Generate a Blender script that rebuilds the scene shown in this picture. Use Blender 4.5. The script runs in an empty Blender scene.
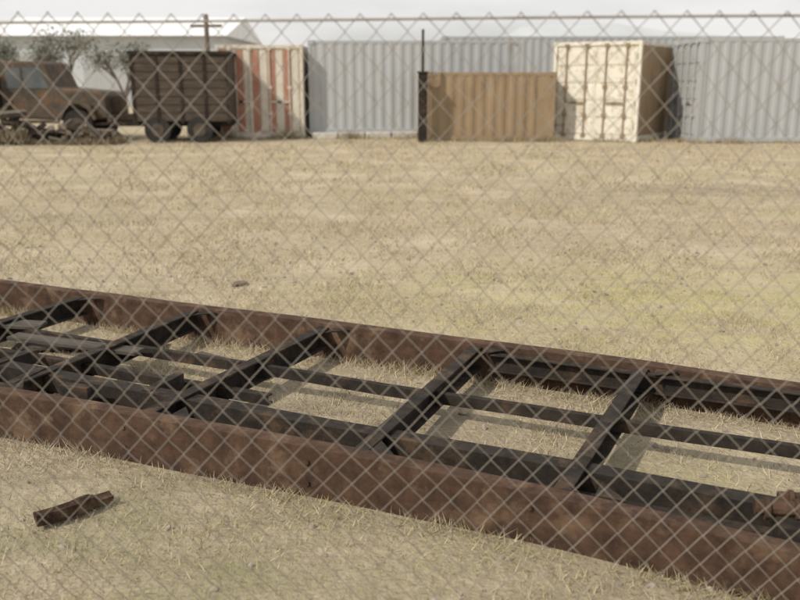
import bpy, bmesh, math, random
import numpy as np
from mathutils import Vector, Matrix, Euler, noise
random.seed(7); rng=np.random.default_rng(7)
sc=bpy.context.scene
sc.view_settings.view_transform='Standard'
sc.view_settings.look='None'
sc.view_settings.exposure=0

# ---------------------------------------------------------------- materials
def mat(name,c1,c2,scale=6,rough=.8,bump=.2,c3=None,s3=2.0,t3=(.5,.62),metal=0,stretch=(1,1,1),detail=8,bscale=None,bdist=.01,spec=.3):
    m=bpy.data.materials.new(name); m.use_nodes=True
    nt=m.node_tree; N=nt.nodes; L=nt.links
    b=N['Principled BSDF']; b.inputs['Roughness'].default_value=rough; b.inputs['Metallic'].default_value=metal
    b.inputs['Specular IOR Level'].default_value=spec
    tc=N.new('ShaderNodeTexCoord'); mp=N.new('ShaderNodeMapping'); mp.inputs['Scale'].default_value=stretch
    L.new(tc.outputs['Object'],mp.inputs[0])
    n=N.new('ShaderNodeTexNoise'); n.inputs['Scale'].default_value=scale; n.inputs['Detail'].default_value=detail; n.inputs['Roughness'].default_value=.65
    L.new(mp.outputs[0],n.inputs['Vector'])
    r=N.new('ShaderNodeValToRGB'); r.color_ramp.elements[0].position=.36; r.color_ramp.elements[1].position=.66
    r.color_ramp.elements[0].color=(*c1,1); r.color_ramp.elements[1].color=(*c2,1)
    L.new(n.outputs['Fac'],r.inputs[0]); out=r.outputs[0]
    if c3:
        n3=N.new('ShaderNodeTexNoise'); n3.inputs['Scale'].default_value=s3; n3.inputs['Detail'].default_value=6; n3.inputs['Roughness'].default_value=.7
        L.new(mp.outputs[0],n3.inputs['Vector'])
        r3=N.new('ShaderNodeValToRGB'); r3.color_ramp.elements[0].position=t3[0]; r3.color_ramp.elements[1].position=t3[1]
        L.new(n3.outputs['Fac'],r3.inputs[0])
        mx=N.new('ShaderNodeMix'); mx.data_type='RGBA'
        L.new(r3.outputs[0],mx.inputs[0]); L.new(out,mx.inputs[6]); mx.inputs[7].default_value=(*c3,1)
        out=mx.outputs[2]
    L.new(out,b.inputs['Base Color'])
    if bump:
        nb=N.new('ShaderNodeTexNoise'); nb.inputs['Scale'].default_value=bscale or scale*4; nb.inputs['Detail'].default_value=5
        L.new(tc.outputs['Object'],nb.inputs['Vector'])
        bp=N.new('ShaderNodeBump'); bp.inputs['Strength'].default_value=bump; bp.inputs['Distance'].default_value=bdist
        L.new(nb.outputs['Fac'],bp.inputs['Height']); L.new(bp.outputs[0],b.inputs['Normal'])
    return m

M={}
M['rust']=mat('rusty_steel',(.045,.028,.021),(.10,.06,.04),12,.9,.7,(.16,.105,.07),5,(.53,.68),bdist=.005,spec=.15)
M['rustdark']=mat('dark_weathered_steel',(.019,.0165,.015),(.042,.034,.028),14,.85,.6,(.095,.062,.04),6,(.52,.68),bdist=.004,spec=.15)
M['wire']=mat('galvanised_wire',(.24,.215,.185),(.36,.33,.29),12,.6,0,(.19,.13,.085),3,(.55,.7),metal=.1)
M['greyblue']=mat('grey_blue_paint',(.36,.375,.385),(.41,.42,.43),1.5,.7,.1,(.31,.26,.21),3.2,(.58,.78),stretch=(1,1,.35),spec=.2)  # container paints, greyblue to cream: paled to stand in for distance haze
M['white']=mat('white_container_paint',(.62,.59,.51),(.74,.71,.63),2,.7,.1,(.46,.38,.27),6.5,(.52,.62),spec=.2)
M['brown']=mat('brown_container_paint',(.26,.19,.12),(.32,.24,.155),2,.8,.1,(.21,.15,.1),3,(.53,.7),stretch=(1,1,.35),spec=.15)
M['red']=mat('hazed_red_paint',(.36,.165,.12),(.43,.22,.16),3,.8,.1,(.4,.3,.22),5,(.52,.66),spec=.2)  # red is paled in its base colour to imitate haze
M['cream']=mat('cream_paint',(.56,.51,.43),(.66,.61,.52),3,.8,.1,(.38,.27,.2),5,(.55,.7),spec=.2)
M['dark']=mat('dark_rubber',(.02,.02,.02),(.04,.037,.033),5,.9,.1)
M['trailer']=mat('dark_brown_boards',(.055,.043,.034),(.09,.07,.053),3,.9,.3,(.14,.105,.075),2,(.55,.7),stretch=(1,1,5))
M['truck']=mat('faded_rusty_truck_paint',(.06,.05,.04),(.11,.088,.065),4,.75,.1,(.15,.088,.05),3,(.5,.62),spec=.2)
M['glass']=mat('dusty_glass',(.06,.07,.075),(.12,.13,.13),2,.35,0)
M['concrete']=mat('pale_concrete',(.42,.4,.36),(.55,.53,.48),4,.9,.3)
M['wood']=mat('weathered_wood',(.1,.08,.065),(.2,.165,.13),6,.9,.3,stretch=(1,1,.2))
M['wroof']=mat('white_metal_roof',(.7,.72,.74),(.8,.81,.82),1,.5,0)
M['wwall']=mat('pale_blue_metal_wall',(.45,.48,.5),(.52,.55,.57),.5,.7,0)
M['hill']=mat('hazy_hill',(.44,.46,.48),(.5,.52,.53),.03,1,0,spec=0)  # distance haze put into the pale blue-grey base colour

# ---------------------------------------------------------------- helpers
def empty(name,loc=(0,0,0),rz=0):
    e=bpy.data.objects.new(name,None); e.location=loc; e.rotation_euler=(0,0,rz); e.empty_display_size=.3
    sc.collection.objects.link(e); return e
def obj(name,bm,mats,parent=None,smooth=False,bevel=0):
    bmesh.ops.recalc_face_normals(bm,faces=bm.faces)
    me=bpy.data.meshes.new(name); bm.to_mesh(me); bm.free()
    for m in (mats if isinstance(mats,(list,tuple)) else [mats]): me.materials.append(m)
    if smooth:
        for p in me.polygons: p.use_smooth=True
    o=bpy.data.objects.new(name,me); sc.collection.objects.link(o)
    if parent: o.parent=parent
    if bevel:
        md=o.modifiers.new('bevel','BEVEL'); md.width=bevel; md.segments=2; md.limit_method='ANGLE'
    return o
def box(bm,x0,x1,y0,y1,z0,z1,mi=0,mtx=None):
    vs=[bm.verts.new(v) for v in [(x0,y0,z0),(x1,y0,z0),(x1,y1,z0),(x0,y1,z0),(x0,y0,z1),(x1,y0,z1),(x1,y1,z1),(x0,y1,z1)]]
    if mtx: 
        for v in vs: v.co=mtx@v.co
    for f in [(0,3,2,1),(4,5,6,7),(0,1,5,4),(1,2,6,5),(2,3,7,6),(3,0,4,7)]:
        fc=bm.faces.new([vs[i] for i in f]); fc.material_index=mi
def cyl(bm,p0,p1,r,seg=12,r2=None,mi=0):
    p0=Vector(p0);p1=Vector(p1);d=p1-p0
    q=d.to_track_quat('Z','Y').to_matrix().to_4x4(); q.translation=(p0+p1)/2
    g=bmesh.ops.create_cone(bm,cap_ends=True,segments=seg,radius1=r,radius2=r if r2 is None else r2,depth=d.length,matrix=q)
    for v in g['verts']:
        for f in v.link_faces: f.material_index=mi
def extr(bm,prof,us,fn,mi=0):
    rings=[[bm.verts.new(fn(u,a,b)) for a,b in prof] for u in us]
    n=len(prof)
    for i in range(len(us)-1):
        for j in range(n):
            f=bm.faces.new([rings[i][j],rings[i][(j+1)%n],rings[i+1][(j+1)%n],rings[i+1][j]]); f.material_index=mi
    for r in (rings[0],rings[-1]):
        f=bm.faces.new(r); f.material_index=mi
def cprof(a0,a1,z0,z1,t=.012,open_pos=True):
    if open_pos: return [(a0,z0),(a1,z0),(a1,z0+t),(a0+t,z0+t),(a0+t,z1-t),(a1,z1-t),(a1,z1),(a0,z1)]
    return [(a1,z0),(a0,z0),(a0,z0+t),(a1-t,z0+t),(a1-t,z1-t),(a0,z1-t),(a0,z1),(a1,z1)]

# ---------------------------------------------------------------- camera, world, sun
cam=bpy.data.cameras.new('camera'); co=bpy.data.objects.new('camera',cam); sc.collection.objects.link(co)
co.location=(0,0,1.6); co.rotation_euler=(math.radians(90-14.3),0,0)
cam.lens=38.7; cam.sensor_width=36; cam.clip_end=5000; cam.clip_start=.05
cam.dof.use_dof=True; cam.dof.focus_distance=4.0; cam.dof.aperture_fstop=2.3
sc.camera=co
EL=math.radians(43); sdir=Vector((-.82,-.57,0)).normalized()
to_sun=Vector((sdir.x*math.cos(EL),sdir.y*math.cos(EL),math.sin(EL)))
w=bpy.data.worlds.new('World'); sc.world=w; w.use_nodes=True
nt=w.node_tree; bg=nt.nodes['Background']; sky=nt.nodes.new('ShaderNodeTexSky'); sky.sky_type='NISHITA'
sky.sun_disc=False; sky.sun_elevation=EL; sky.sun_rotation=math.atan2(to_sun.x,to_sun.y); sky.dust_density=4
tcw=nt.nodes.new('ShaderNodeTexCoord'); mpw=nt.nodes.new('ShaderNodeMapping'); mpw.inputs['Scale'].default_value=(1,1,5)
nw=nt.nodes.new('ShaderNodeTexNoise'); nw.inputs['Scale'].default_value=2.2; nw.inputs['Detail'].default_value=6
rw=nt.nodes.new('ShaderNodeValToRGB'); rw.color_ramp.elements[0].position=.3; rw.color_ramp.elements[0].color=(.55,.55,.55,1); rw.color_ramp.elements[1].position=.55; rw.color_ramp.elements[1].color=(.97,.97,.97,1)
mw=nt.nodes.new('ShaderNodeMix'); mw.data_type='RGBA'; mw.inputs[7].default_value=(7.6,7.5,7.35,1)
nt.links.new(tcw.outputs['Generated'],mpw.inputs[0]); nt.links.new(mpw.outputs[0],nw.inputs['Vector']); nt.links.new(nw.outputs['Fac'],rw.inputs[0])
nt.links.new(rw.outputs[0],mw.inputs[0]); nt.links.new(sky.outputs[0],mw.inputs[6]); nt.links.new(mw.outputs[2],bg.inputs[0])
bg.inputs[1].default_value=.118
sl=bpy.data.lights.new('sun','SUN'); sl.energy=3.3; sl.angle=math.radians(1.2); sl.color=(1,.93,.80)
so=bpy.data.objects.new('sun',sl); so.rotation_euler=to_sun.to_track_quat('Z','Y').to_euler(); so.location=(-10,-8,12); sc.collection.objects.link(so)

# ---------------------------------------------------------------- ground
def gz(x,y):
    return .014*noise.noise(Vector((x*1.3,y*1.3,0)))+.02*noise.noise(Vector((x*.3,y*.3,3)))
bm=bmesh.new()
xs=np.concatenate([[-1500,-500,-150,-60,-35],np.arange(-22,-6,1.0),np.arange(-6,6,.12),np.arange(6,23,1.0),[35,60,150,500,1500]])
ys=np.concatenate([[-200,-40,-8],np.arange(-1,9,.12),np.arange(9,34,.8),[45,70,120,250,600,2500]])
grid=[[bm.verts.new((x,y,gz(x,y) if abs(x)<30 and -2<y<34 else 0)) for x in xs] for y in ys]
for i in range(len(ys)-1):
    for j in range(len(xs)-1):
        bm.faces.new([grid[i][j],grid[i][j+1],grid[i+1][j+1],grid[i+1][j]])
gm=bpy.data.materials.new('dry_grass_ground'); gm.use_nodes=True
nt=gm.node_tree; N=nt.nodes; L=nt.links; b=N['Principled BSDF']; b.inputs['Roughness'].default_value=1; b.inputs['Specular IOR Level'].default_value=.1
tc=N.new('ShaderNodeTexCoord')
def nz(scale,det=6,st=(1,1,1),ro=.6,off=0):
    mp=N.new('ShaderNodeMapping'); mp.inputs['Scale'].default_value=st; mp.inputs['Location'].default_value=(off,off,0); L.new(tc.outputs['Object'],mp.inputs[0])
    n=N.new('ShaderNodeTexNoise'); n.inputs['Scale'].default_value=scale; n.inputs['Detail'].default_value=det; n.inputs['Roughness'].default_value=ro
    L.new(mp.outputs[0],n.inputs['Vector']); return n.outputs['Fac']
def rp(s,a,b_,ca=(0,0,0),cb=(1,1,1)):
    r=N.new('ShaderNodeValToRGB'); r.color_ramp.elements[0].position=a; r.color_ramp.elements[1].position=b_
    r.color_ramp.elements[0].color=(*ca,1); r.color_ramp.elements[1].color=(*cb,1); L.new(s,r.inputs[0]); return r.outputs[0]
def mixc(f,a,bb):
    m=N.new('ShaderNodeMix'); m.data_type='RGBA'; L.new(f,m.inputs[0]); L.new(a,m.inputs[6])
    if isinstance(bb,tuple): m.inputs[7].default_value=(*bb,1)
    else: L.new(bb,m.inputs[7])
    return m.outputs[2]
def patch(cx,cy,rx,ry,amt):
    mp=N.new('ShaderNodeMapping'); mp.vector_type='TEXTURE'; mp.inputs['Location'].default_value=(cx,cy,0); mp.inputs['Scale'].default_value=(rx,ry,1000)
    L.new(tc.outputs['Object'],mp.inputs[0])
    g=N.new('ShaderNodeTexGradient'); g.gradient_type='SPHERICAL'; L.new(mp.outputs[0],g.inputs[0])
    nn=nz(3.5,8,(.6,1.3,1),.75,cx)
    a=N.new('ShaderNodeMapRange'); L.new(nn,a.inputs[0]); a.inputs[1].default_value=.40; a.inputs[2].default_value=.66
    m_=N.new('ShaderNodeMath'); m_.operation='MULTIPLY'; L.new(g.outputs['Fac'],m_.inputs[0]); L.new(a.outputs[0],m_.inputs[1])
    x=N.new('ShaderNodeMath'); x.operation='MULTIPLY'; x.use_clamp=True; x.inputs[1].default_value=amt; L.new(m_.outputs[0],x.inputs[0])
    return x.outputs[0]
c=rp(nz(14,10,ro=.75),.33,.70,(.31,.255,.17),(.51,.435,.31))
c=mixc(rp(nz(.9,5),.45,.75),c,(.55,.47,.35))
c=mixc(rp(nz(2.6,7,(.5,1.8,1),.7),.55,.76),c,(.29,.235,.155))
c=mixc(rp(nz(.35,6,(.35,1.9,1),.65),.54,.70),c,(.36,.31,.22))
c=mixc(rp(nz(.55,4,off=7),.56,.80),c,(.40,.37,.20))
c=mixc(patch(2.2,6.2,3.6,2.2,1.1),c,(.47,.43,.20))
c=mixc(patch(5.2,13,4.5,1.1,1.8),c,(.27,.23,.17))
c=mixc(patch(-.6,3.9,3.4,1.1,1.6),c,(.27,.23,.165))  # shade painted into the ground colour inside the chassis frame
c=mixc(patch(-.9,2.7,1.8,.9,1.2),c,(.28,.26,.15))
L.new(c,b.inputs['Base Color'])
bp=N.new('ShaderNodeBump'); bp.inputs['Strength'].default_value=.9; bp.inputs['Distance'].default_value=.035
L.new(nz(30,7),bp.inputs['Height']); L.new(bp.outputs[0],b.inputs['Normal'])
obj('ground',bm,gm,smooth=True)

# ---------------------------------------------------------------- dry grass (one object)
def blades(x,y,cl,hmin,hmax,wd,tall=.8):
    n=len(x)
    z=np.array([gz(a,b_) for a,b_ in zip(x,y)])-.004
    h=rng.uniform(hmin,hmax,n)*(1+tall*np.clip(cl,0,1)); an=rng.uniform(0,2*np.pi,n); le=rng.uniform(.3,1.6,n)*h; la=rng.uniform(0,2*np.pi,n)
    dx=np.cos(an)*wd/2; dy=np.sin(an)*wd/2
    V=np.empty((n,3,3)); V[:,0]=np.c_[x-dx,y-dy,z]; V[:,1]=np.c_[x+dx,y+dy,z]; V[:,2]=np.c_[x+np.cos(la)*le,y+np.sin(la)*le,z+h]
    green=np.exp(-(((x-2.0)/1.6)**2+((y-6.2)/1.0)**2))*.7+.25*(cl>.4)+.35*(y<3.2)
    t=rng.uniform(0,1,(n,1)); base=(1-t)*np.array([.29,.235,.15])+t*np.array([.57,.49,.35])
    g=np.clip(green[:,None]*rng.uniform(.1,1,(n,1)),0,1)
    return V,base*(1-g)+g*np.array([.36,.34,.15])
def grass(n,y0,y1,hmin,hmax,wd,clump):
    x=rng.uniform(-y1*.56-.9,y1*.56+.9,n*2); y=rng.uniform(y0,y1,n*2)
    keep=np.abs(x)<(y*.56+.9)
    x=x[keep][:n]; y=y[keep][:n]; n=len(x)
    cl=np.array([noise.noise(Vector((a*clump,b_*clump,1.7)))+.5*noise.noise(Vector((a*clump*3,b_*clump*3,5))) for a,b_ in zip(x,y)])
    k=cl>rng.uniform(-.6,.4,n)
    return blades(x[k],y[k],cl[k],hmin,hmax,wd)
sets=[grass(85000,1.9,6.5,.012,.045,.0045,2.2),grass(60000,6.5,13,.02,.05,.009,1.4),grass(40000,13,26,.03,.07,.018,.8)]
TH=math.radians(24); ct,st_=math.cos(TH),math.sin(TH)
u=rng.uniform(-5,1.9,26000); side=rng.integers(0,4,26000); off=np.abs(rng.normal(0,.05,26000))
v=np.where(side==0,-.02-off,np.where(side==1,.09+off,np.where(side==2,1.56-off,1.67+off)))
cl=np.array([noise.noise(Vector((a*2.3,b_*9,s_*3.1))) for a,b_,s_ in zip(u,v,side)]); k=cl>rng.uniform(-.3,.5,26000)
u,v,cl=u[k],v[k],cl[k]
sets.append(blades(u*ct+v*st_,2.956-u*st_+v*ct,cl,.02,.06,.004,1.3))
V=np.concatenate([s[0] for s in sets]).reshape(-1,3); C=np.concatenate([s[1] for s in sets]); n=len(C)
me=bpy.data.meshes.new('dry_grass'); me.vertices.add(n*3); me.vertices.foreach_set('co',V.ravel())
me.loops.add(n*3); me.loops.foreach_set('vertex_index',np.arange(n*3,dtype=np.int32))
me.polygons.add(n); me.polygons.foreach_set('loop_start',np.arange(0,n*3,3,dtype=np.int32)); me.polygons.foreach_set('loop_total',np.full(n,3,dtype=np.int32))
me.update(calc_edges=True)
at=me.color_attributes.new('col','FLOAT_COLOR','POINT'); at.data.foreach_set('color',np.repeat(np.c_[C,np.ones(n)],3,axis=0).ravel())
grm=bpy.data.materials.new('dry_grass_blades'); grm.use_nodes=True; b=grm.node_tree.nodes['Principled BSDF']; b.inputs['Roughness'].default_value=.9; b.inputs['Specular IOR Level'].default_value=.15
a=grm.node_tree.nodes.new('ShaderNodeAttribute'); a.attribute_name='col'; grm.node_tree.links.new(a.outputs['Color'],b.inputs['Base Color'])
me.materials.append(grm); sc.collection.objects.link(bpy.data.objects.new('dry_grass',me))

# ---------------------------------------------------------------- trailer chassis frame
fr=empty('trailer_chassis_frame',(0,2.956,0),-TH)
us=list(np.arange(-5.2,1.92,.15))
def wob(u,s): return .008*noise.noise(Vector((u*1.1,s,0)))
def bend(u): return -.012*min(u*u,6) if u<0 else -.028*u*u
bm=bmesh.new()
extr(bm,cprof(0,.075,-.01,.212),us,lambda u,a,z:(u,a+bend(u)+wob(u,1)+.006*noise.noise(Vector((u*7,z*9,2))),z-(.012*max(u,0))+wob(u,2)))
obj('near_side_rail',bm,M['rust'],fr,bevel=.003)
bm=bmesh.new()
extr(bm,cprof(1.57,1.65,-.01,.215),us,lambda u,a,z:(u,a+wob(u,4)+.006*noise.noise(Vector((u*7,z*9,8))),z-(.012*max(u,0))+wob(u,5)))
obj('far_side_rail',bm,M['rust'],fr,bevel=.003)
bm=bmesh.new()
for u in np.arange(-5,1.8,.46):
    box(bm,u-.005,u+.005,.0125+bend(u)+.008,.066+bend(u),.006,.19)
obj('rail_stiffeners',bm,M['rustdark'],fr)
bm=bmesh.new()
for i,u in enumerate([-4.85,-3.93,-3.02,-2.10,-1.17,-.22,.66,1.6]):
    sk=[.02,-.015,.03,.05,-.06,.03,-.05,0][i]
    pr=cprof(-.032,.032,.075,.196,.01)
    extr(bm,pr,[.1+bend(u),.5,.9,1.3,1.566],lambda v,a,z,u=u,sk=sk:(u+a+sk*(1-v/1.5)-.02,v,z+wob(v+u,7)))
obj('cross_members',bm,M['rustdark'],fr,bevel=.002)
bm=bmesh.new()
def strg(v0,w_,z0,z1,u0,u1,s,openp=True,t=.008):
    uu=list(np.arange(u0,u1,.2))+[u1]
    extr(bm,cprof(v0-w_/2,v0+w_/2,z0,z1,t,openp),uu,lambda u,a,z:(u,a+2*wob(u,s),z+wob(u,s+1)))
strg(.33,.085,.09,.18,-5.1,1.9,11)
strg(.93,.035,.10,.155,-5.1,1.9,14)
strg(.60,.045,.09,.14,-5.1,-.95,17)
strg(1.515,.05,.09,.186,-.15,1.9,19,False)
strg(.22,.05,.07,.12,-.9,1.7,23)
strg(.15,.03,.06,.11,-5.1,-1.3,25)
obj('stringers',bm,M['rustdark'],fr,bevel=.002)
bm=bmesh.new()
for (u,v,lu,lv,h0,h1,r) in [(1.36,.15,.15,.12,.05,.225,.2),(1.44,.30,.05,.2,.1,.235,-.3),(-1.75,.2,.16,.05,.08,.21,.1),(-2.1,.24,.05,.24,.1,.203,.15),(-2.42,.45,.06,.3,.12,.193,0),(-2.7,.22,.14,.12,.1,.2,.3),(-3.05,.65,.25,.05,.1,.205,.2),(-1.45,.45,.05,.27,.1,.19,.05)]:
    m=Matrix.Translation((u,v+(bend(u)*.6),0))@Matrix.Rotation(r,4,'Z'); box(bm,-lu/2,lu/2,-lv/2,lv/2,h0,h1,0,m)
for u in (-3.02,-2.10,-1.17,-.22,.66):
    for v,s in ((.09,1),(1.56,-1)):
        vs=[bm.verts.new((u+.05+dx,v+dy+(bend(u) if s>0 else 0),.202)) for dx,dy in ((0,0),(.11,0),(0,.11*s))]
        v2=[bm.verts.new(q.co-Vector((0,0,.008))) for q in vs]
        bm.faces.new(vs); bm.faces.new(v2[::-1])
        for k in range(3): bm.faces.new([vs[k],vs[(k+1)%3],v2[(k+1)%3],v2[k]])
obj('brackets_and_gussets',bm,M['rustdark'],fr,bevel=.003)
bm=bmesh.new()
for u,v,z in ((1.31,.14,.245),(1.38,.22,.25),(-2.7,.2,.21)):
    cyl(bm,(u-.09,v-.02,z),(u+.08,v+.02,z+.005),.026,10); cyl(bm,(u-.06,v-.02,z),(u-.045,v-.017,z),.038,10); cyl(bm,(u+.03,v+.006,z),(u+.045,v+.01,z),.038,10)
obj('spring_hanger_pins',bm,M['rust'],fr,bevel=.002)
bm=bmesh.new()
for (u,v,z,l,wd,r,t) in [(-2.35,.78,.165,.42,.05,.12,.02),(-2.9,.40,.20,.34,.06,-.25,-.03),(-3.3,.85,.17,.5,.07,.3,.02),(-2.6,1.15,.02,.45,.06,.5,0),(-1.6,1.2,.02,.3,.05,-.2,0),(-3.5,.45,.2,.4,.05,.05,.02)]:
    m=Matrix.Translation((u,v,z))@Matrix.Rotation(r,4,'Z')@Matrix.Rotation(t,4,'Y'); box(bm,-l,l,-wd,wd,-.008,.012,0,m)
obj('loose_planks',bm,mat('grey_planks',(.05,.043,.036),(.11,.095,.08),9,.9,.3,stretch=(.2,1,1)),fr,bevel=.003)
bm=bmesh.new()
for u in np.arange(-4.9,1.8,.9):
    for z in (.06,.15):
        cyl(bm,(u,-.008+bend(u),z),(u,.004+bend(u),z),.012,6)
obj('bolts',bm,M['rust'],fr)

# ---------------------------------------------------------------- chain link fence
fe=empty('chain_link_fence',(0,2.08,0),-.06)
W=.074; H=.082
cu=bpy.data.curves.new('chain_link_mesh','CURVE'); cu.dimensions='3D'; cu.bevel_depth=.0014; cu.bevel_resolution=1
nk=int(1.74/(H/2))
for i in range(-100,84):
    s=cu.splines.new('POLY'); s.points.add(nk)
    for k in range(nk+1):
        sg=(1 if (i+k)%2 else -1)
        x=i*W/2+sg*(W/4+.0007)+.008*noise.noise(Vector((i*.15,k*.1,0)))
        z=.03+k*H/2+.012*noise.noise(Vector((i*.06,k*.05,9)))
        y=sg*.0022+.04*noise.noise(Vector((i*.04,k*.05,4)))
        s.points[k].co=(x,y,z,1)
cu.materials.append(M['wire'])
o=bpy.data.objects.new('wire_mesh',cu); o.parent=fe; sc.collection.objects.link(o)
bm=bmesh.new()
for z,r in ((.03+nk*H/2-.014,.003),(.05,.002)):
    px=None
    for x in np.arange(-3.7,3.1,.1):
        p=(x,.004,z+.004*math.sin(x*1.7))
        if px: cyl(bm,px,p,r,6)
        px=p
obj('tension_wire',bm,M['wire'],fe)
bm=bmesh.new()
for x in (-3.74,3.12):
    cyl(bm,(x,.03,-.3),(x,.03,1.88),.03,16); cyl(bm,(x,.03,1.88),(x,.03,1.91),.033,16,r2=.01)
obj('posts',bm,M['wire'],fe,True)

# ---------------------------------------------------------------- scrap on ground
e=empty('rusty_steel_scrap',(-1.24,2.99,.0),math.radians(32))
bm=bmesh.new()
extr(bm,[(-.04,0),(.035,.004),(.04,.03),(.03,.034),(-.02,.012),(-.035,.05),(-.045,.05)],[-.15,-.11,-.07,-.02,.02,.06,.09,.14],lambda u,a,z:(u+.012*noise.noise(Vector((u*20,a*30,0))),a*(1-.8*abs(u))+.03*math.sin(u*11)+.01*noise.noise(Vector((u*20,a*30,4))),z*(1-.5*(u>.08))+.006+.05*u*u*4))
obj('bent_angle',bm,mat('scrap_rust',(.035,.024,.018),(.08,.05,.035),25,.9,.6,(.14,.095,.065),14,(.5,.65),spec=.1),e,bevel=.002)
def rock(name,x,y,s,m):
    bm=bmesh.new(); bmesh.ops.create_icosphere(bm,subdivisions=2,radius=1)
    o_=random.random()*50
    for v in bm.verts:
        k=1+.45*noise.noise(v.co*1.4+Vector((o_,0,0))); v.co=Vector((v.co.x*s*1.5*k,v.co.y*s*k,v.co.z*s*.55*k+s*.2))
    q=obj(name,bm,m); q.location=(x,y,0); q.rotation_euler=(0,0,random.random()*6); return q
rock('dirt_clod',-1.29,6.76,.05,M['wood'])
bm=bmesh.new()
for _ in range(420):
    y=random.uniform(2.2,9); x=random.uniform(-1,1)*(y*.5+.6); s=random.uniform(.004,.014)*(1+y*.08)
    bmesh.ops.create_icosphere(bm,subdivisions=1,radius=s,matrix=Matrix.Translation((x,y,gz(x,y)+s*.2))@Euler((random.random()*3,random.random()*3,0)).to_matrix().to_4x4()@Matrix.Diagonal((1.4,1,.6,1)))
obj('gravel',bm,mat('stone',(.2,.17,.13),(.42,.38,.32),3,.9,0))

# ---------------------------------------------------------------- containers
def container(name,loc,rz,L_,W_,H_,side,frame,doors='plain',dm=None,open_top=False,bars=None):
    e=empty(name,loc,rz)
    p=.278; d=.024
    bm=bmesh.new()
    for sx,sgn in ((.05,1),(W_-.05,-1)):
        pts=[]; y=.1
        while y<L_-.1-p:
            pts+= [(y,0),(y+.07,0),(y+.138,1),(y+.208,1)]; y+=p
        pts+=[(L_-.1,0)]
        a=[bm.verts.new((sx+sgn*dd*d-sgn*.03,yy,.14)) for yy,dd in pts]; b_=[bm.verts.new((v.co.x,v.co.y,H_-.1)) for v in a]
        for i in range(len(a)-1): bm.faces.new([a[i],a[i+1],b_[i+1],b_[i]])
    pts=[];x=.1
    while x<W_-.1-p: pts+=[(x,0),(x+.07,0),(x+.138,1),(x+.208,1)]; x+=p
    pts+=[(W_-.1,0)]
    a=[bm.verts.new((xx,L_-.03-dd*d,.14)) for xx,dd in pts]; b_=[bm.verts.new((v.co.x,v.co.y,H_-.1)) for v in a]
    for i in range(len(a)-1): bm.faces.new([a[i],a[i+1],b_[i+1],b_[i]])
    obj('corrugated_walls',bm,side,e)
    bm=bmesh.new()
    for x in (0,W_-.1):
        box(bm,x,x+.1,.0,.1,.16,H_-.12); box(bm,x,x+.1,L_-.1,L_,.16,H_-.12)
        box(bm,x+.004,x+.096,.17,L_-.17,0.02,.15); box(bm,x+.004,x+.07,.17,L_-.17,H_-.1,H_-.01)
        for y in (0,L_-.17):
            box(bm,x-.004,x+.104,y-.004,y+.174,0,.16); box(bm,x-.004,x+.104,y-.004,y+.174,H_-.12,H_)
    box(bm,.104,W_-.104,.004,.1,.02,.15); box(bm,.104,W_-.104,.004,.1,H_-.11,H_-.008)
    box(bm,.104,W_-.104,L_-.1,L_-.004,.02,.15); box(bm,.104,W_-.104,L_-.1,L_-.004,H_-.11,H_-.008)
    obj('corner_posts_and_rails',bm,frame,e,bevel=.006)
    bm=bmesh.new()
    if not open_top: box(bm,.07,W_-.07,.1,L_-.1,H_-.045,H_-.02)
    box(bm,.1,W_-.1,.1,L_-.1,.1,.135)
    obj('roof_and_floor',bm,frame,e)
    bm=bmesh.new(); dw=(W_-.22)/2
    for k in (0,1):
        x0=.11+k*dw+.004; x1=x0+dw-.008
        box(bm,x0,x1,.035,.07,.155,H_-.115)
        if doors=='striped':
            n_=5; sw=(x1-x0)/n_
            for j in range(n_): box(bm,x0+j*sw+.012,x0+(j+1)*sw-.012,.014 if j%2 else .02,.034,.19,H_-.15,1 if j%2==k else 2)
        elif doors=='plain':
            n_=5; hh=(H_-.35)/n_
            for j in range(n_): box(bm,x0+.05,x1-.05,.018,.034,.2+j*hh,.2+(j+.78)*hh,0)
    obj('doors',bm,[dm or frame,M['red'],M['cream']],e,bevel=.008)
    bm=bmesh.new()
    for k in (0,1):
        x0=.11+k*dw
        for f in (.25,.75):
            x=x0+dw*f; cyl(bm,(x,-.012,.1),(x,-.012,H_-.06),.02,8)
            for z in (.14,.7,H_*.55,H_-.1): box(bm,x-.06,x+.06,-.02,.012,z-.045,z+.045)
            if f<.5: box(bm,x+.03,x+.34,-.036,-.024,1.0,1.05)
            else: box(bm,x-.34,x-.03,-.036,-.024,1.0,1.05)
    for x in (.05,W_-.05):
        for z in (.4,1.0,H_*.6,H_-.4): cyl(bm,(x+ (.05 if x<1 else -.05),.0,z-.07),(x+(.05 if x<1 else -.05),.0,z+.07),.016,8)
    obj('locking_bars_and_hinges',bm,bars or side,e)
    return e
a32=math.radians(32)
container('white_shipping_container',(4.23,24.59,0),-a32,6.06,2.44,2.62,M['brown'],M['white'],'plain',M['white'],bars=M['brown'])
container('striped_shipping_container',(-5.17,25.0,0),0,6.06,2.44,2.58,M['cream'],M['cream'],'striped',M['cream'])
container('grey_shipping_container',(-2.62,25.4+2.44,0.1),-math.pi/2,6.06,2.44,2.62,M['greyblue'],M['greyblue'],'plain',M['greyblue'])
container('grey_shipping_container',(7.82,23.2+2.44,0),-math.pi/2,12.2,2.44,2.68,M['greyblue'],M['greyblue'],'plain',M['greyblue'])
container('grey_shipping_container',(1.5,32+2.44,.25),-math.pi/2,12.2,2.44,2.9,M['greyblue'],M['greyblue'],'plain',M['greyblue'])
container('open_top_storage_bin',(.68,23.75+1.55,0),-math.pi/2,3.5,1.55,1.83,M['brown'],M['brown'],'plain',M['brown'],open_top=True)
e=empty('concrete_blocks',(0,0,0)); bm=bmesh.new()
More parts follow.
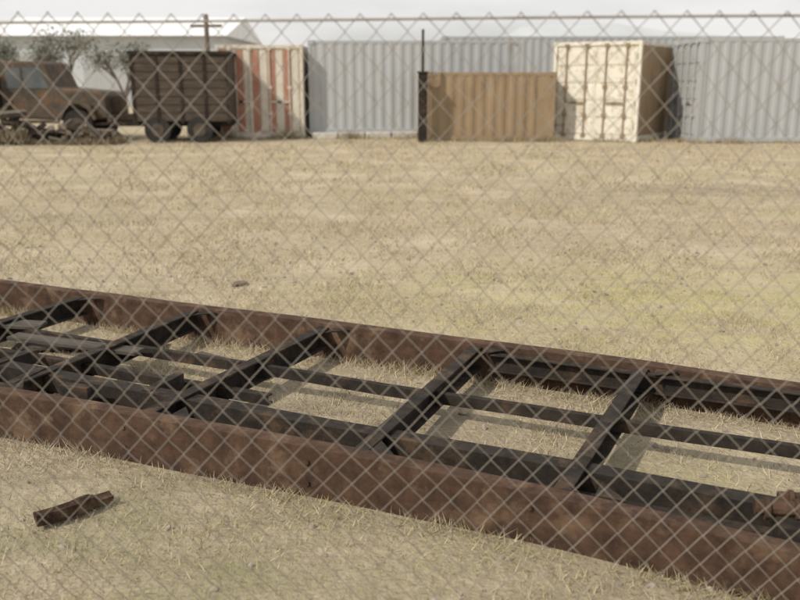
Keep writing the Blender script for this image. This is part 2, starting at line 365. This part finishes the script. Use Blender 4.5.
for k in range(4): box(bm,-2.5+k*.76,-2.5+k*.76+.72,24.9,25.3,-.02,.16+.01*k)
obj('blocks',bm,M['concrete'],e,bevel=.02)
e=empty('sleeper_blocks',(0,0,0)); bm=bmesh.new()
for x in (2.0,7.0,13.2): box(bm,x,x+.5,32.05,34.3,-.02,.265)
obj('blocks',bm,M['wood'],e,bevel=.01)
e=empty('steel_post',(.60,23.4,0)); bm=bmesh.new()
box(bm,-.12,.12,-.12,.12,-.2,1.8); box(bm,-.15,.15,-.15,.15,1.8,1.84); cyl(bm,(0,0,1.84),(0,0,2.9),.035,10)
obj('post_shaft',bm,M['rustdark'],e,bevel=.01)

# ---------------------------------------------------------------- box trailer
e=empty('old_box_trailer',(-7.0,23.1,0),math.radians(4))
bm=bmesh.new()
box(bm,0,2.5,0,1.7,.55,2.25)
for k in range(8): box(bm,.02,2.48,-.02,-.001,.57+k*.21,.57+k*.21+.19)
obj('board_body',bm,M['trailer'],e,bevel=.01)
bm=bmesh.new()
box(bm,-.05,2.55,-.06,1.76,2.26,2.35)
for x in (.0,.62,1.24,1.86,2.44): box(bm,x,x+.06,-.05,-.021,.5,2.25)
box(bm,-.7,2.6,.3,.4,.42,.545); box(bm,-.7,2.6,1.3,1.4,.42,.545); cyl(bm,(-1.2,.85,.45),(-.4,.85,.47),.04,8)
obj('chassis_and_posts',bm,M['rustdark'],e)
def wheels(e,cs,r,wd,name='wheels'):
    bm=bmesh.new()
    for (x,y) in cs:
        cyl(bm,(x,y,r),(x,y+wd,r),r,24); cyl(bm,(x,y-.01,r),(x,y+.0,r),r*.5,16,mi=1)
    obj(name,bm,[M['dark'],M['truck']],e,bevel=.02)
wheels(e,[(.6,-.05),(1.7,-.05),(.6,1.5),(1.7,1.5)],.34,.22)

# ---------------------------------------------------------------- old truck
e=empty('old_flatbed_truck',(-11.9,24.0,0),math.radians(-3))
def prism(bm,prof,y0,y1,mi=0):
    a=[bm.verts.new((x,y0,z)) for x,z in prof]; b_=[bm.verts.new((x,y1,z)) for x,z in prof]
    f=bm.faces.new(a); f.material_index=mi; f=bm.faces.new(b_[::-1]); f.material_index=mi
    for i in range(len(a)):
        j=(i+1)%len(a); f=bm.faces.new([a[i],b_[i],b_[j],a[j]]); f.material_index=mi
bm=bmesh.new()
prism(bm,[(1.0,.6),(1.0,2.05),(1.1,2.12),(2.15,2.12),(2.3,2.05),(2.55,1.42),(3.75,1.32),(3.9,1.2),(3.95,.6),(3.55,.55),(3.4,.85),(2.9,.85),(2.72,.55)],.15,1.7)
obj('cab_and_hood',bm,M['truck'],e,bevel=.05)
bm=bmesh.new()
prism(bm,[(1.2,1.4),(1.2,1.95),(1.62,1.95),(1.62,1.4)],.135,.148); prism(bm,[(1.7,1.4),(1.7,1.95),(2.15,1.95),(2.38,1.4)],.135,.148)
obj('windows',bm,M['glass'],e)
bm=bmesh.new()
fp=[(2.6,.55),(2.75,.95),(2.95,1.08),(3.35,1.08),(3.55,.95),(3.7,.6),(3.6,.55),(3.45,.85),(3.25,.98),(3.0,.98),(2.85,.85),(2.72,.55)]
prism(bm,fp,-.05,.3); prism(bm,fp,1.6,1.9)
box(bm,3.97,4.1,.0,1.85,.5,.68); box(bm,1.0,2.6,.0,.14,.48,.56)
for k in range(6): box(bm,3.955,3.99,.5,1.35,.75+k*.08,.79+k*.08)
obj('fenders_and_bumper',bm,M['truck'],e,bevel=.02)
bm=bmesh.new()
box(bm,-2.6,.95,-.1,1.95,.85,.97); box(bm,-2.6,3.4,.5,.62,.6,.8); box(bm,-2.6,3.4,1.2,1.32,.6,.8)
for x in np.arange(-2.55,.95,.55): box(bm,x,x+.06,-.13,-.101,.8,1.7)
for z in (1.15,1.4,1.62): box(bm,-2.6,.95,-.16,-.131,z,z+.13)
box(bm,.82,.95,-.09,1.9,.975,1.9)
obj('flatbed',bm,M['trailer'],e)
wheels(e,[(3.15,-.02),(3.15,1.65),(-1.2,-.02),(-1.2,1.65)],.42,.24)
# scrap pile in front of truck
bm=bmesh.new()
for _ in range(230):
    x=random.uniform(-12.5,-7.4); y=random.uniform(22.6,23.6); hm=1.0 if x<-10 else .45; h=random.uniform(.0,hm)*random.random()
    m=Matrix.Translation((x,y,h))@Euler((random.uniform(-.6,.6),random.uniform(-.8,.8),random.uniform(0,3))).to_matrix().to_4x4()
    l=random.uniform(.1,.5); box(bm,-l,l,-.07,.07,-.03,random.uniform(.02,.1),random.choice([0,1,2]),m)
for _ in range(6000):
    x=random.uniform(-13,-7.2); y=random.gauss(22.7,.3); hm=(.5 if x<-9.5 else .28)*(1+noise.noise(Vector((x*1.5,y,0))))
    p=Vector((x,y,random.random()*hm*.4)); d=Vector((random.uniform(-.5,.5),random.uniform(-.5,.5),1)).normalized()*random.uniform(.1,.45)*hm*1.4
    s=Vector((random.uniform(-1,1),random.uniform(-1,1),0)).normalized()*.018
    f=bm.faces.new([bm.verts.new(p-s),bm.verts.new(p+s),bm.verts.new(p+d)]); f.material_index=3
obj('scrap_pile',bm,[M['wood'],M['truck'],M['rustdark'],mat('dry_weeds',(.12,.095,.06),(.27,.22,.14),2,.9,0)])
# weeds along the feet of the containers
bm=bmesh.new()
for _ in range(5200):
    x=random.uniform(-7,13); dens=noise.noise(Vector((x*1.1,3,0)))
    if dens<random.uniform(-.4,.5): continue
    y={0:24.85,1:23.6,2:23.0}[0 if x<.6 else (1 if x<7.7 else 2)]+random.gauss(-.05,.12)
    p=Vector((x,y,0)); d=Vector((random.uniform(-.5,.5),random.uniform(-.5,.5),1)).normalized()*random.uniform(.06,.28)*(.6+max(dens,0)*1.6)
    s=Vector((random.uniform(-1,1),random.uniform(-1,1),0)).normalized()*.014
    bm.faces.new([bm.verts.new(p-s),bm.verts.new(p+s),bm.verts.new(p+d)])
obj('weeds',bm,mat('pale_weeds',(.22,.18,.11),(.42,.36,.23),2,.9,0))

# ---------------------------------------------------------------- distant things
e=empty('white_warehouse',(-27,58,0)); bm=bmesh.new()
box(bm,0,15.5,0,14,0,4.4); obj('walls',bm,M['wwall'],e)
bm=bmesh.new()
vs=[bm.verts.new(v) for v in [(-.4,-.5,4.4),(15.9,-.5,4.4),(15.9,7,6.0),(-.4,7,6.0),(15.9,14.5,4.4),(-.4,14.5,4.4)]]
bm.faces.new([vs[0],vs[1],vs[2],vs[3]]); bm.faces.new([vs[3],vs[2],vs[4],vs[5]]); bm.faces.new([vs[1],vs[4],vs[2]]); bm.faces.new([vs[0],vs[3],vs[5]]); bm.faces.new([vs[0],vs[5],vs[4],vs[1]])
obj('roof',bm,M['wroof'],e)
bm=bmesh.new()
for k in range(3): box(bm,2+k*4.4,5+k*4.4,-.06,-.003,0.02,3.4)
obj('roller_doors',bm,M['greyblue'],e)
e=empty('utility_pole',(-8.6,40,0)); bm=bmesh.new()
cyl(bm,(0,0,-.5),(0,0,4.45),.13,10,r2=.1); box(bm,-.7,.7,-.06,.06,3.9,4.02)
obj('pole',bm,M['wood'],e)
bm=bmesh.new(); xs2=np.arange(-700,701,14); prev=None
for x in xs2:
    h=15+8*noise.noise(Vector((x*.006,1,0)))+4*noise.noise(Vector((x*.02,4,0)))+ (4 if x<-90 else 0)+(6 if x>60 else 0)
    a=bm.verts.new((x,420,0)); b1=bm.verts.new((x,450,h*.7)); c1=bm.verts.new((x,520,h*1.35))
    if prev: bm.faces.new([prev[0],a,b1,prev[1]]); bm.faces.new([prev[1],b1,c1,prev[2]])
    prev=(a,b1,c1)
obj('hills',bm,M['hill'],smooth=True)
lv=mat('dusty_leaves',(.15,.16,.13),(.25,.25,.21),2,.9,0)
def tree(name,loc,h,seed):
    rnd=random.Random(seed); e=empty(name,loc); bm=bmesh.new(); tips=[]
    def br(p,d,l,r,dep):
        q=p+d*l; cyl(bm,p,q,r,6,r2=r*.65)
        if dep==0: tips.append(q); return
        for _ in range(3 if dep>1 else 4):
            nd=(d+Vector((rnd.uniform(-.8,.8),rnd.uniform(-.8,.8),rnd.uniform(-.1,.5)))).normalized(); br(q,nd,l*rnd.uniform(.6,.8),r*.6,dep-1)
    br(Vector((0,0,0)),Vector((0,0,1)),h*.3,.12,4)
    obj('trunk_and_limbs',bm,M['wood'],e)
    bm=bmesh.new()
    for t in tips:
        for _ in range(16):
            c_=t+Vector([rnd.gauss(0,.25) for _ in range(3)]); s=rnd.uniform(.04,.1)
            d1=Vector([rnd.uniform(-1,1) for _ in range(3)]).normalized()*s; d2=Vector([rnd.uniform(-1,1) for _ in range(3)]).normalized()*s
            bm.faces.new([bm.verts.new(c_-d1),bm.verts.new(c_+d2),bm.verts.new(c_+d1)])
    obj('foliage',bm,lv,e)
tree('tree',(-12.9,34,0),3.6,3); tree('tree',(-16.8,37,0),3.8,9); tree('tree',(-11.2,36,0),3.2,14)
